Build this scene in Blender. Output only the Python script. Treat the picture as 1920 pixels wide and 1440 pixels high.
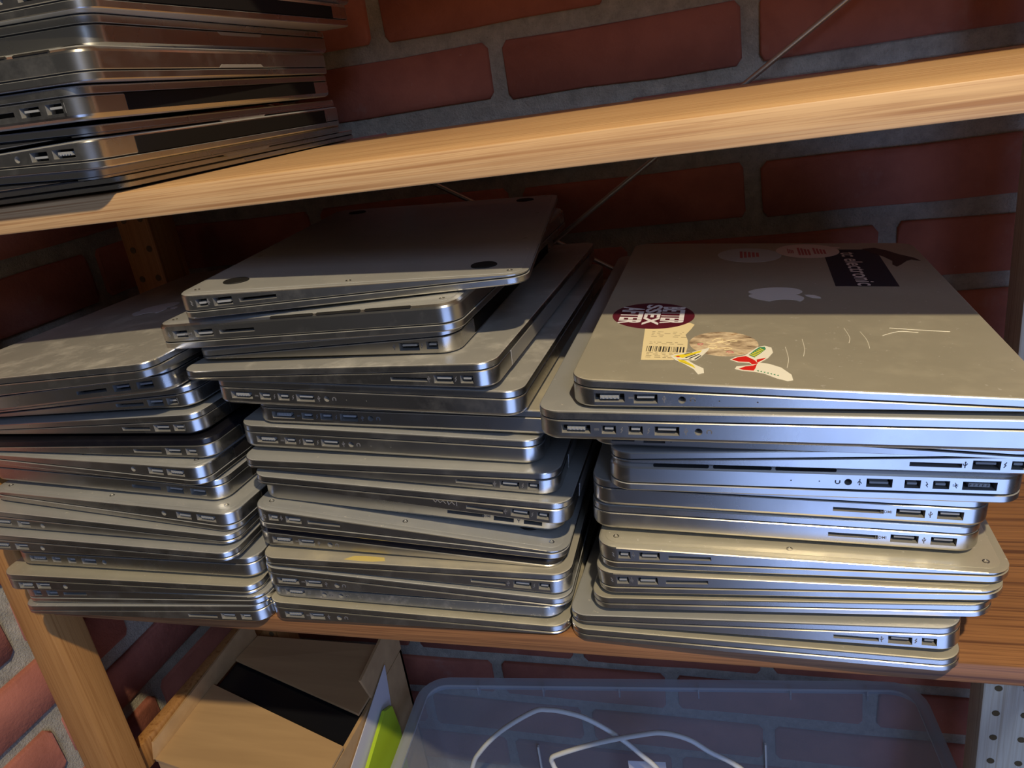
import bpy, bmesh, math, random
from mathutils import Matrix, Vector
random.seed(7)
for o in list(bpy.data.objects): bpy.data.objects.remove(o, do_unlink=True)
scn = bpy.context.scene
COL = scn.collection

# ------------------------------------------------------------------ camera
cam_d = bpy.data.cameras.new('camera'); cam = bpy.data.objects.new('camera', cam_d); COL.objects.link(cam)
cam_d.sensor_width = 36.0; cam_d.lens = 26.73; cam_d.clip_start = 0.01
RT = ((0.9551, 0.2602, -0.1419), (-0.0324, -0.3845, -0.9225), (-0.2946, 0.8857, -0.3588))   # right, down, forward
cam.matrix_world = Matrix(((RT[0][0], -RT[1][0], -RT[2][0], 0.0), (RT[0][1], -RT[1][1], -RT[2][1], -0.39),
                           (RT[0][2], -RT[1][2], -RT[2][2], 0.3393), (0, 0, 0, 1)))
scn.camera = cam

# ------------------------------------------------------------------ world, lights, exposure
w = bpy.data.worlds.new('world'); scn.world = w; w.use_nodes = True
w.node_tree.nodes['Background'].inputs[0].default_value = (0.47, 0.44, 0.41, 1)
w.node_tree.nodes['Background'].inputs[1].default_value = 0.085

def aim(o, target):
    o.rotation_euler = (Vector(target) - o.location).to_track_quat('-Z', 'Y').to_euler()
ld = bpy.data.lights.new('ceiling_lamp_light', 'SPOT'); ld.energy = 80; ld.color = (1.0, 0.80, 0.49)
ld.shadow_soft_size = 0.018; ld.spot_size = math.radians(130); ld.spot_blend = 0.5
lamp = bpy.data.objects.new('ceiling_lamp_light', ld); COL.objects.link(lamp); lamp.location = (0.30, -0.75, 1.20); aim(lamp, (-0.2, 0.05, 0.05))
wd = bpy.data.lights.new('window_daylight', 'AREA'); wd.shape = 'RECTANGLE'; wd.size = 0.55; wd.size_y = 0.55; wd.energy = 12.5; wd.color = (0.50, 0.66, 1.0)
win = bpy.data.objects.new('window_daylight', wd); COL.objects.link(win); win.location = (0.85, -1.9, 1.42); aim(win, (-0.1, 0.1, 0.1))
fill_d = bpy.data.lights.new('low_blue_fill', 'AREA'); fill_d.shape = 'RECTANGLE'; fill_d.size = 1.15; fill_d.size_y = 0.95; fill_d.energy = 8.2; fill_d.color = (0.36, 0.52, 1.0)  # unseen low panel light, added to give the right-hand laptop fronts blue reflections
fill = bpy.data.objects.new('low_blue_fill', fill_d); COL.objects.link(fill); fill.location = (0.62, -1.15, -0.56); aim(fill, (0.1, 0.0, 0.0))

scn.view_settings.view_transform = 'Standard'; scn.view_settings.look = 'None'
scn.view_settings.exposure = 0.10; scn.view_settings.gamma = 1.0; scn.view_settings.use_curve_mapping = False

# ------------------------------------------------------------------ materials
MATS = {}
def nt(name):
    m = bpy.data.materials.new(name); m.use_nodes = True
    n = m.node_tree.nodes; return m, n, m.node_tree.links, n['Principled BSDF']
def coords(n, l, scale=(1, 1, 1), rand=True):
    tc = n.new('ShaderNodeTexCoord'); mp = n.new('ShaderNodeMapping'); mp.inputs['Scale'].default_value = scale
    l.new(tc.outputs['Object'], mp.inputs['Vector'])
    if rand:
        oi = n.new('ShaderNodeObjectInfo'); mu = n.new('ShaderNodeMath'); mu.operation = 'MULTIPLY'; mu.inputs[1].default_value = 37.0
        l.new(oi.outputs['Random'], mu.inputs[0]); l.new(mu.outputs[0], mp.inputs['Location'])
    return mp.outputs['Vector']
def noise(n, l, vec, scale, detail=4, rough=0.55):
    t = n.new('ShaderNodeTexNoise'); t.inputs['Scale'].default_value = scale; t.inputs['Detail'].default_value = detail
    t.inputs['Roughness'].default_value = rough; l.new(vec, t.inputs['Vector']); return t.outputs['Fac']
def ramp(n, l, fac, stops):
    r = n.new('ShaderNodeValToRGB'); e = r.color_ramp.elements
    while len(e) < len(stops): e.new(0.5)
    for i, (p, c) in enumerate(stops): e[i].position = p; e[i].color = (*c, 1) if len(c) == 3 else c
    l.new(fac, r.inputs['Fac']); return r.outputs['Color']
def mix(n, l, fac, a, b, typ='MIX'):
    m = n.new('ShaderNodeMix'); m.data_type = 'RGBA'; m.blend_type = typ
    for sock, v in ((m.inputs[0], fac), (m.inputs[6], a), (m.inputs[7], b)):
        if hasattr(v, 'links'): l.new(v, sock)
        else: sock.default_value = v if isinstance(v, (int, float)) else (*v, 1)
    return m.outputs[2]
def bump(n, l, bs, h, strength, dist=0.001):
    b = n.new('ShaderNodeBump'); b.inputs['Strength'].default_value = strength; b.inputs['Distance'].default_value = dist
    l.new(h, b.inputs['Height']); l.new(b.outputs['Normal'], bs.inputs['Normal'])
def simple(name, col, rough=0.6, metal=0.0, spec=0.5):
    m, n, l, b = nt(name); b.inputs['Base Color'].default_value = (*col, 1); b.inputs['Roughness'].default_value = rough
    b.inputs['Metallic'].default_value = metal; b.inputs['Specular IOR Level'].default_value = spec; MATS[name] = m; return m

def aluminium(name, col, rough=0.40, metal=0.92, dirt=0.16, dirtcol=(0.42, 0.38, 0.30), speck=0.76):
    m, n, l, b = nt(name); v = coords(n, l)
    big = noise(n, l, v, 14, 5, 0.6); fine = noise(n, l, v, 900, 2); sp = noise(n, l, v, 260, 3, 0.7)
    c1 = mix(n, l, ramp(n, l, big, [(0.35, (0, 0, 0)), (0.75, (1, 1, 1))]), col, tuple(c * 0.86 for c in col))
    dm = ramp(n, l, noise(n, l, v, 34, 6, 0.7), [(0.50, (0, 0, 0)), (0.85, (dirt,) * 3)])
    c2 = mix(n, l, dm, c1, dirtcol)
    sm = ramp(n, l, sp, [(speck, (0, 0, 0)), (speck + 0.035, (1, 1, 1))])
    c3 = mix(n, l, sm, c2, (0.66, 0.64, 0.59)); l.new(c3, b.inputs['Base Color'])
    ro = n.new('ShaderNodeMapRange'); l.new(big, ro.inputs[0]); ro.inputs[3].default_value = rough - 0.06; ro.inputs[4].default_value = rough + 0.10
    l.new(ro.outputs[0], b.inputs['Roughness'])
    mm = n.new('ShaderNodeMath'); mm.operation = 'SUBTRACT'; mm.inputs[0].default_value = metal; l.new(dm, mm.inputs[1]); l.new(mm.outputs[0], b.inputs['Metallic'])
    bump(n, l, b, fine, 0.035, 0.0003); MATS[name] = m
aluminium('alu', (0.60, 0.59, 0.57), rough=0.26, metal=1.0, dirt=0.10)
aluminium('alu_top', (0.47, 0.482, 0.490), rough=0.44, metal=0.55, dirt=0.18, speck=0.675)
aluminium('alu_warm', (0.53, 0.505, 0.42), rough=0.44, metal=0.55, dirt=0.22, speck=0.665)
aluminium('alu_stained', (0.50, 0.475, 0.41), rough=0.48, metal=0.5, dirt=0.45, dirtcol=(0.45, 0.38, 0.20), speck=0.72)
aluminium('alu_dusty', (0.46, 0.455, 0.44), rough=0.46, metal=0.5, dirt=0.55, dirtcol=(0.74, 0.72, 0.68), speck=0.70)
aluminium('alu_dirty', (0.42, 0.44, 0.45), rough=0.35, dirt=0.9, dirtcol=(0.20, 0.12, 0.06), speck=0.62)
aluminium('alu_black', (0.006, 0.006, 0.010), rough=0.22, metal=0.0, dirt=0.03, speck=0.78)
simple('rubber', (0.012, 0.012, 0.013), 0.65, 0.0, 0.2)
simple('gap', (0.006, 0.006, 0.007), 0.7)
simple('hinge_black', (0.010, 0.009, 0.009), 0.75, 0.0, 0.1)
simple('hinge_grey', (0.36, 0.35, 0.34), 0.45, 0.5)
simple('port_metal', (0.45, 0.45, 0.45), 0.40, 0.6)
simple('port_dark', (0.012, 0.012, 0.013), 0.6, 0.0, 0.2)
simple('tongue', (0.26, 0.27, 0.28), 0.45)
simple('screw_steel', (0.35, 0.34, 0.32), 0.3, 1.0)
simple('print_grey', (0.13, 0.13, 0.14), 0.6)
simple('logo_white', (0.78, 0.76, 0.76), 0.30)
simple('logo_dim', (0.60, 0.60, 0.66), 0.30)
simple('maroon', (0.095, 0.008, 0.022), 0.45)
simple('pale_print', (0.74, 0.74, 0.82), 0.5)
simple('cream_paper', (0.72, 0.62, 0.38), 0.8)
simple('ink', (0.03, 0.028, 0.025), 0.7)
simple('faint_ink', (0.30, 0.25, 0.16), 0.8)
simple('sticker_white', (0.80, 0.79, 0.72), 0.5)
simple('sticker_yellow', (0.80, 0.66, 0.03), 0.5)
simple('sticker_red', (0.62, 0.015, 0.012), 0.5)
simple('sticker_green', (0.06, 0.26, 0.14), 0.5)
simple('sticker_navy', (0.006, 0.006, 0.018), 0.55)
simple('sticker_rose', (0.74, 0.62, 0.62), 0.5)
simple('sticker_blue_grey', (0.52, 0.56, 0.62), 0.5)
simple('faded_red', (0.50, 0.12, 0.14), 0.6)
simple('sticker_brown', (0.045, 0.016, 0.010), 0.6)
simple('yellow_stain', (0.52, 0.42, 0.14), 0.6)
simple('steel_rod', (0.50, 0.47, 0.42), 0.35, 0.9)
simple('lime_plastic', (0.42, 0.60, 0.02), 0.45)
simple('black_tape', (0.008, 0.009, 0.012), 0.30)
simple('white_paper', (0.62, 0.62, 0.70), 0.7)
simple('cable_white', (0.62, 0.65, 0.68), 0.45)
simple('hole_dark', (0.13, 0.09, 0.04), 0.9)
def mottled():
    m, n, l, b = nt('mottled_print'); v = coords(n, l, (60, 130, 60))
    c = ramp(n, l, noise(n, l, v, 1.0, 5, 0.65), [(0.32, (0.10, 0.06, 0.04)), (0.45, (0.42, 0.32, 0.22)), (0.56, (0.68, 0.56, 0.40)), (0.66, (0.34, 0.20, 0.09))])
    l.new(c, b.inputs['Base Color']); b.inputs['Roughness'].default_value = 0.5; MATS['mottled_print'] = m
mottled()
def wood(name, light, dark, axis=0, rough=0.5, ringscale=1.0):
    m, n, l, b = nt(name)
    sc = [150 * ringscale] * 3; sc[axis] = 2.2
    v = coords(n, l, tuple(sc)); g = noise(n, l, v, 1.0, 3, 0.5)
    sc2 = [420] * 3; sc2[axis] = 12; f = noise(n, l, coords(n, l, tuple(sc2)), 1.0, 2)
    big = noise(n, l, coords(n, l), 9, 3)
    c = ramp(n, l, g, [(0.34, dark), (0.43, light), (0.50, tuple(a * 0.95 for a in light)), (0.53, tuple(0.4 * a + 0.6 * d for a, d in zip(light, dark))), (0.57, light), (0.70, dark)])
    c = mix(n, l, ramp(n, l, f, [(0.35, (0.18,) * 3), (0.6, (0, 0, 0))]), c, tuple(d * 0.8 for d in dark))
    c = mix(n, l, ramp(n, l, big, [(0.45, (0, 0, 0)), (0.8, (0.35,) * 3)]), c, dark)
    l.new(c, b.inputs['Base Color']); b.inputs['Roughness'].default_value = rough; bump(n, l, b, f, 0.25, 0.0006); MATS[name] = m
wood('pine', (0.58, 0.375, 0.19), (0.34, 0.175, 0.075), ringscale=1.7)
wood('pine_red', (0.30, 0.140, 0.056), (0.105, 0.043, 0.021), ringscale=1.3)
wood('pine_post', (0.46, 0.235, 0.080), (0.30, 0.135, 0.04), axis=2)
wood('pine_pale', (0.78, 0.74, 0.62), (0.56, 0.48, 0.35), axis=2)
def brick_mat():
    m, n, l, b = nt('brick'); v = coords(n, l)
    oi = n.new('ShaderNodeObjectInfo')
    base = ramp(n, l, oi.outputs['Random'], [(0.0, (0.34, 0.115, 0.078)), (0.5, (0.43, 0.150, 0.100)), (1.0, (0.40, 0.150, 0.115))])
    blot = noise(n, l, v, 22, 5, 0.6)
    c = mix(n, l, ramp(n, l, blot, [(0.4, (0, 0, 0)), (0.8, (0.5,) * 3)]), base, (0.15, 0.042, 0.032))
    sp = noise(n, l, v, 170, 4, 0.7)
    c = mix(n, l, ramp(n, l, sp, [(0.68, (0, 0, 0)), (0.78, (0.45,) * 3)]), c, (0.50, 0.40, 0.33))
    ha = noise(n, l, v, 16, 4, 0.7)
    c = mix(n, l, ramp(n, l, ha, [(0.62, (0, 0, 0)), (0.80, (0.25,) * 3)]), c, (0.45, 0.42, 0.40))
    l.new(c, b.inputs['Base Color']); b.inputs['Roughness'].default_value = 0.85
    bump(n, l, b, sp, 0.5, 0.0016); MATS['brick'] = m
brick_mat()
def mortar_mat():
    m, n, l, b = nt('mortar'); v = coords(n, l, rand=False)
    a = noise(n, l, v, 60, 6, 0.7); g = noise(n, l, v, 420, 4, 0.7)
    c = ramp(n, l, a, [(0.3, (0.30, 0.285, 0.24)), (0.6, (0.48, 0.455, 0.385)), (0.8, (0.62, 0.585, 0.49))])
    c = mix(n, l, ramp(n, l, g, [(0.55, (0, 0, 0)), (0.75, (0.5,) * 3)]), c, (0.13, 0.12, 0.10))
    l.new(c, b.inputs['Base Color']); b.inputs['Roughness'].default_value = 0.95; bump(n, l, b, g, 0.9, 0.003); MATS['mortar'] = m
mortar_mat()
def card_mat():
    m, n, l, b = nt('cardboard'); v = coords(n, l, (6, 60, 60))
    c = ramp(n, l, noise(n, l, v, 1, 4), [(0.3, (0.43, 0.275, 0.135)), (0.7, (0.52, 0.34, 0.17))]); l.new(c, b.inputs['Base Color'])
    b.inputs['Roughness'].default_value = 0.85; MATS['cardboard'] = m
card_mat()
def clear_plastic(name, lo_, hi_):
    m, n, l, b = nt(name); out = n['Material Output']
    b.inputs['Base Color'].default_value = (0.60, 0.63, 0.68, 1); b.inputs['Roughness'].default_value = 0.22
    tr = n.new('ShaderNodeBsdfTransparent'); tr.inputs[0].default_value = (0.86, 0.90, 0.95, 1)
    mx = n.new('ShaderNodeMixShader'); lw = n.new('ShaderNodeLayerWeight'); lw.inputs['Blend'].default_value = 0.35
    mr = n.new('ShaderNodeMapRange'); mr.inputs[3].default_value = lo_; mr.inputs[4].default_value = hi_
    l.new(lw.outputs['Facing'], mr.inputs[0]); l.new(mr.outputs[0], mx.inputs[0]); l.new(tr.outputs[0], mx.inputs[1]); l.new(b.outputs[0], mx.inputs[2])
    l.new(mx.outputs[0], out.inputs['Surface']); MATS[name] = m
clear_plastic('clear_plastic', 0.09, 0.50); clear_plastic('rim_plastic', 0.30, 0.75)
simple('concrete', (0.12, 0.105, 0.095), 0.8)

# ------------------------------------------------------------------ helpers
def link(name, me, parent=None, mat=None):
    o = bpy.data.objects.new(name, me); COL.objects.link(o)
    if parent is not None: o.parent = parent
    if mat is not None and me is not None and not me.materials: me.materials.append(MATS[mat])
    return o
def sharpen(bm, deg=33):
    for f in bm.faces: f.smooth = True
    for e in bm.edges:
        if len(e.link_faces) == 2 and e.calc_face_angle(0) > math.radians(deg): e.smooth = False
def finish(bm, name, recalc=True, deg=33, front=False):
    if recalc: bmesh.ops.recalc_face_normals(bm, faces=bm.faces)
    if front:
        for f in bm.faces:
            if f.normal.y > .5 and all(abs(v.co.y) < 1e-6 for v in f.verts): f.normal_flip()
    sharpen(bm, deg); me = bpy.data.meshes.new(name); bm.to_mesh(me); bm.free(); return me
def mesh(name, verts, faces, recalc=True, deg=33):
    bm = bmesh.new(); vs = [bm.verts.new(v) for v in verts]
    for f in faces:
        try: bm.faces.new([vs[i] for i in f])
        except ValueError: pass
    return finish(bm, name, recalc, deg)
def box_bm(bm, lo, hi):
    x0, y0, z0 = lo; x1, y1, z1 = hi
    v = [bm.verts.new(p) for p in ((x0, y0, z0), (x1, y0, z0), (x1, y1, z0), (x0, y1, z0), (x0, y0, z1), (x1, y0, z1), (x1, y1, z1), (x0, y1, z1))]
    for f in ((0, 3, 2, 1), (4, 5, 6, 7), (0, 1, 5, 4), (1, 2, 6, 5), (2, 3, 7, 6), (3, 0, 4, 7)): bm.faces.new([v[i] for i in f])
def box(name, lo, hi, mat, parent=None, bevel=0.0, segs=2):
    bm = bmesh.new(); box_bm(bm, lo, hi)
    if bevel: bmesh.ops.bevel(bm, geom=bm.edges[:], offset=bevel, segments=segs, affect='EDGES', profile=0.5)
    return link(name, finish(bm, name), parent, mat)
def prism(name, pts, z0, z1, mat, parent=None):
    n = len(pts); v = [(x, y, z0) for x, y in pts] + [(x, y, z1) for x, y in pts]
    f = [tuple(range(n))[::-1], tuple(range(n, 2 * n))] + [(i, (i + 1) % n, n + (i + 1) % n, n + i) for i in range(n)]
    return link(name, mesh(name, v, f), parent, mat)
def slab(name, quad, thick, mat, parent=None):
    """a panel with four corners in space and a thickness along its own normal"""
    q = [Vector(p) for p in quad]; nrm = (q[1] - q[0]).cross(q[3] - q[0]).normalized() * thick
    n = len(q); v = q + [p - nrm for p in q]
    f = [tuple(range(n)), tuple(range(2 * n - 1, n - 1, -1))] + [(i, i + n, (i + 1) % n + n, (i + 1) % n) for i in range(n)]
    return link(name, mesh(name, v, f), parent, mat)
def disc_me(name, r, h, n=20, bev=0.0):
    v = []; f = []
    rings = [(r, 0), (r, h - bev), (r - bev, h)] if bev else [(r, 0), (r, h)]
    for rr, z in rings:
        for i in range(n): a = 2 * math.pi * i / n; v.append((rr * math.cos(a), rr * math.sin(a), z))
    for k in range(len(rings) - 1):
        for i in range(n): f.append((k * n + i, k * n + (i + 1) % n, (k + 1) * n + (i + 1) % n, (k + 1) * n + i))
    f.append(tuple(range((len(rings) - 1) * n, len(rings) * n))); f.append(tuple(range(n))[::-1])
    return mesh(name, v, f)
def tube_me(name, pts, r, n=8):
    P = [Vector(p) for p in pts]; v = []; f = []
    for i, p in enumerate(P):
        t = (P[min(i + 1, len(P) - 1)] - P[max(i - 1, 0)]).normalized()
        a = t.cross(Vector((0, 1, 0.2))).normalized(); b = t.cross(a)
        for k in range(n): an = 2 * math.pi * k / n; v.append(p + a * r * math.cos(an) + b * r * math.sin(an))
    for i in range(len(P) - 1):
        for k in range(n): f.append((i * n + k, i * n + (k + 1) % n, (i + 1) * n + (k + 1) % n, (i + 1) * n + k))
    f.append(tuple(range(n))); f.append(tuple(range((len(P) - 1) * n, len(P) * n))[::-1]); return mesh(name, v, f, deg=50)
def spline(pts, sub=6):
    P = [Vector(p) for p in pts]; out = []
    for i in range(len(P) - 1):
        p0, p1, p2, p3 = P[max(i - 1, 0)], P[i], P[i + 1], P[min(i + 2, len(P) - 1)]
        for k in range(sub):
            t = k / sub; out.append(0.5 * ((2 * p1) + (p2 - p0) * t + (2 * p0 - 5 * p1 + 4 * p2 - p3) * t * t + (3 * p1 - p0 - 3 * p2 + p3) * t ** 3))
    out.append(P[-1]); return out
def text_me(s, size, offset=0.0, extrude=0.00008):
    c = bpy.data.curves.new('t', 'FONT'); c.body = s; c.size = size; c.offset = offset; c.extrude = extrude; c.align_x = 'CENTER'; c.align_y = 'CENTER'; c.resolution_u = 3
    o = bpy.data.objects.new('t', c); COL.objects.link(o); bpy.context.view_layer.update()
    me = bpy.data.meshes.new_from_object(o.evaluated_get(bpy.context.evaluated_depsgraph_get()))
    bpy.data.objects.remove(o); bpy.data.curves.remove(c); return me
def thing(name, label, cat, group=None, mw=None):
    o = bpy.data.objects.new(name, None); COL.objects.link(o); o.empty_display_size = 0.02
    o['label'] = label; o['category'] = cat
    if group: o['group'] = group
    if mw is not None: o.matrix_world = mw
    return o
def tag(o, label, cat, group=None):
    o['label'] = label; o['category'] = cat
    if group: o['group'] = group
    return o

# ------------------------------------------------------------------ setting: brick walls, floor
YB, XL, PITCH, J0 = 0.400, -0.682, 0.0712, 0.2505
def brick_variants():
    out = []
    for k in range(8):
        full = k < 6; Lb = 0.224 if full else 0.106; H = 0.054
        a, b = Lb / 2, H / 2; j = lambda s: random.uniform(-s, s)
        o = [(-a + j(.001), -b * .80), (-a + .004, -b + j(.0006)), (-a * .3, -b + j(.0012)), (a * .35, -b + j(.0012)), (a - .004, -b), (a + j(.001), -b * .78), (a - j(.0012), b * .78),
             (a - .0045, b), (a * .2, b + j(.0015)), (-a * .4, b + j(.0015)), (-a + .0045, b), (-a + j(.0015), b * .76)]
        n = len(o); v = [(x, 0.012, z) for x, z in o] + [(x, -0.0025, z) for x, z in o] + [(x * .985, -0.0050, z * .945) for x, z in o]
        f = [(i, (i + 1) % n, n + (i + 1) % n, n + i) for i in range(n)] + [(n + i, n + (i + 1) % n, 2 * n + (i + 1) % n, 2 * n + i) for i in range(n)] + [tuple(range(2 * n, 3 * n))]
        me = mesh('brick', v, f, deg=60); me.materials.append(MATS['brick']); out.append(me)
    return out
BR = brick_variants()
def wall(name, mw, length, zlo, zhi, jx):
    """mortar face at local y = 0 looking along -y, bricks standing proud; jx(course) = first joint"""
    bm = bmesh.new(); box_bm(bm, (0, 0, zlo), (length, 0.06, zhi)); o = link(name, finish(bm, name), None, 'mortar'); o.matrix_world = mw; o['kind'] = 'structure'
    c = math.floor((zlo - J0) / PITCH) + 1
    while J0 + (c + 1) * PITCH < zhi:
        zc = J0 + (c + .5) * PITCH; x = jx(c) - 0.24 * 4
        while x < length:
            x0, x1 = max(x + 0.008, 0.004), min(x + 0.232, length - 0.004)
            if x1 - x0 > 0.03:
                full = x1 - x0 > 0.14
                me = random.choice(BR[:6] if full else BR[6:]); nom = 0.224 if full else 0.106
                b = link('brick', me, o); b.location = ((x0 + x1) / 2, random.uniform(-.0012, .0012), zc + random.uniform(-.0012, .0012))
                b.scale = ((x1 - x0) / nom, 1, random.uniform(.97, 1.03)); b.rotation_euler = (0, random.uniform(-.006, .006), 0)
                if random.random() < .5: b.scale.x *= -1; b.scale.y = 1
            x += 0.24
        c += 1
    return o
# back wall: local x = world x - XL
wall('wall_back', Matrix.Translation((XL, YB, 0)), 1.25, -0.62, 0.85, lambda c: (0.013 - XL) if c % 2 else (-0.108 - XL))
# left wall: local x runs along world +y, its face looks to world +x
ML = Matrix(((0, -1, 0, XL), (1, 0, 0, -0.10), (0, 0, 1, 0), (0, 0, 0, 1)))
wall('wall_left', ML, 0.50 - 0.002, -0.62, 0.85, lambda c: (0.04 + 0.10) if c % 2 else (-0.08 + 0.10))
box('floor', (-3.0, -3.5, -1.02), (3.0, 0.46, -0.98), 'concrete')['kind'] = 'structure'

# ------------------------------------------------------------------ shelving unit
su = thing('shelving_unit', 'pine shelving unit with perforated posts and a wire cross brace against brick', 'shelf')
def board(z1, th, mat, x0=-0.5925, x1=0.2135):
    pts = [(-0.5600, 0.0), (0.2290, 0.0), (0.2290, 0.0515), (0.2640, 0.0515), (0.2640, 0.2840), (0.2140, 0.2840), (0.2140, 0.328), (-0.5930, 0.328), (-0.5930, 0.2840), (-0.6280, 0.2840), (-0.6280, 0.0515), (-0.5600, 0.0515)]
    n = len(pts); bm = bmesh.new(); A = [bm.verts.new((x, y, z1 - th)) for x, y in pts]; B = [bm.verts.new((x, y, z1)) for x, y in pts]
    bm.faces.new(A[::-1]); bm.faces.new(B)
    for i in range(n): bm.faces.new((A[i], A[(i + 1) % n], B[(i + 1) % n], B[i]))
    bmesh.ops.bevel(bm, geom=[e for e in bm.edges if abs(e.verts[0].co.z - e.verts[1].co.z) < 1e-6], offset=0.0011, segments=2, affect='EDGES', profile=0.5)
    return link('shelf_board', finish(bm, 'shelf_board'), su, mat)
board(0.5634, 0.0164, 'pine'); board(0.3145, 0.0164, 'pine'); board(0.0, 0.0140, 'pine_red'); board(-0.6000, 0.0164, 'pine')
hole_me = disc_me('peg_hole', 0.0035, 0.0006, 14)
hole_me.materials.append(MATS['hole_dark'])
def post(x0, x1, y0, y1, mat, holes=False):
    p = box('post', (x0, y0, -0.98), (x1, y1, 0.80), mat, su, 0.0025)
    if holes:
        for k in range(-14, 16):
            for xx in (x0 + (x1 - x0) * .27, x0 + (x1 - x0) * .78):
                h = link('peg_hole', hole_me, p); h.location = (xx, y0 + 0.0001, 0.012 + k * 0.032); h.rotation_euler = (math.pi / 2, 0, 0)
    return p
post(-0.630, -0.5962, 0.015, 0.050, 'pine_post')
post(-0.638, -0.5962, 0.285, 0.325, 'pine_post', True)
post(0.2150, 0.2640, 0.285, 0.325, 'pine_pale', True)
post(0.2300, 0.2640, 0.015, 0.050, 'pine_post')
for xa in (-0.630, 0.2480):
    for zc in (-0.255, 0.72):
        box('rung', (xa, 0.050, zc - .016), (xa + .014, 0.285, zc + .016), 'pine_post', su, 0.002)
# wire cross brace behind the posts
cx, cz = -0.181, 0.191
for sl, d in ((0.654, 0.46), (-0.588, 0.46)):
    yy = 0.352 if sl > 0 else 0.358
    link('brace_rod', tube_me('brace_rod', [(cx - d, yy, cz - d * sl), (cx + d, yy, cz + d * sl)], 0.0024, 10), su, 'steel_rod')

# ------------------------------------------------------------------ laptops
DIM = {'air': (.227, .325, .0045), 'air11': (.192, .300, .0045), 'ret': (.219, .314, .0048), 'ret15': (.247, .359, .0050), 'uni': (.227, .325, .0045), 'slim': (.227, .325, .0042), 'slimbase': (.222, .325, 0.0)}
def thick(k, h, thin=.0060, hub=.0168):
    if k in ('air', 'air11'): return (hub, thin) if h == 'L' else (thin, hub)
    t = {'ret': .0178, 'ret15': .0178, 'uni': .0140, 'slim': .0085, 'slimbase': .009}[k]; return (t, t)
PH = {'usb': .0052, 'tb': .0050, 'sd': .0026, 'mag': .0050, 'hdmi': .0050, 'hp': .0040, 'mic': .0008}
PN = {'usb': 'usb_port', 'tb': 'display_port', 'sd': 'card_slot', 'mag': 'power_port', 'hdmi': 'hdmi_port', 'hp': 'headphone_jack', 'mic': 'microphone_hole', 'vent': 'vent_slot'}

def outline(W, L, r, ins, n=9):
    pts = []; rr = max(r - ins, .0005)
    for cx_, cy_, a0 in ((W - r, r, -90), (W - r, L - r, 0), (r, L - r, 90), (r, r, 180)):
        for i in range(n):
            a = math.radians(a0 + 90 * i / (n - 1)); pts.append((cx_ + rr * math.cos(a), cy_ + rr * math.sin(a)))
    return pts          # front straight edge runs from the last point to the first
def ringset(bm, W, L, r, rings, F, skip=None, cap0=True, cap1=True):
    """rings: (inset, height function of s); F maps (s, t, w) to the final point"""
    R_ = []
    for ins, h in rings: R_.append([bm.verts.new(F(s, t, h(s))) for s, t in outline(W, L, r, ins)])
    n = len(R_[0])
    for k in range(len(R_) - 1):
        for i in range(n):
            if skip == k and i == n - 1: continue
            bm.faces.new((R_[k][i], R_[k][(i + 1) % n], R_[k + 1][(i + 1) % n], R_[k + 1][i]))
    if cap0: bm.faces.new(R_[0][::-1])
    if cap1: bm.faces.new(R_[-1])
    return R_

# shared port meshes, centred on the opening, the opening in the plane y = 0
def port_mesh(kind, w_, h_):
    bm = bmesh.new(); a, b, d = w_ / 2, h_ / 2, .0065
    if kind in ('hp', 'mic'):
        n = 16; r = h_ / 2
        A = [bm.verts.new((r * math.cos(2 * math.pi * i / n), 0, r * math.sin(2 * math.pi * i / n))) for i in range(n)]
        B = [bm.verts.new((v.co.x * .8, d, v.co.z * .8)) for v in A]
        for i in range(n): bm.faces.new((A[i], A[(i + 1) % n], B[(i + 1) % n], B[i]))
        fc = bm.faces.new(B); fc.material_index = 1
    else:
        A = [bm.verts.new(p) for p in ((-a, 0, -b), (a, 0, -b), (a, 0, b), (-a, 0, b))]
        B = [bm.verts.new((v.co.x, d, v.co.z)) for v in A]
        for i in range(4): bm.faces.new((A[i], A[(i + 1) % 4], B[(i + 1) % 4], B[i]))
        fc = bm.faces.new(B); fc.material_index = 1
        n0 = len(bm.faces)
        if kind in ('usb', 'hdmi'): box_bm(bm, (-a * .72, .0012, -b * .05), (a * .72, d, b * .42))
        elif kind == 'tb': box_bm(bm, (-a * .6, .0012, -b * .15), (a * .6, d, b * .35))
        elif kind == 'mag':
            box_bm(bm, (-a * .62, .0010, -b * .42), (a * .62, d, b * .42))
            for i in range(5): box_bm(bm, (-a * .5 + i * a * .25 - .0004, .0004, -.0004), (-a * .5 + i * a * .25 + .0004, .0015, .0004))
        bm.faces.ensure_lookup_table()
        for f_ in bm.faces[n0:]: f_.material_index = 2
    me = bpy.data.meshes.new(PN[kind]); bmesh.ops.recalc_face_normals(bm, faces=bm.faces); bm.to_mesh(me); bm.free()
    for m_ in ('port_metal', 'port_dark', 'tongue'): me.materials.append(MATS[m_])
    return me
PNOM = {'usb': .013, 'tb': .008, 'sd': .025, 'mag': .016, 'hdmi': .0145, 'hp': .004, 'mic': .0008}
PORT = {k: port_mesh(k, PNOM[k], PH[k]) for k in PNOM}
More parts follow.
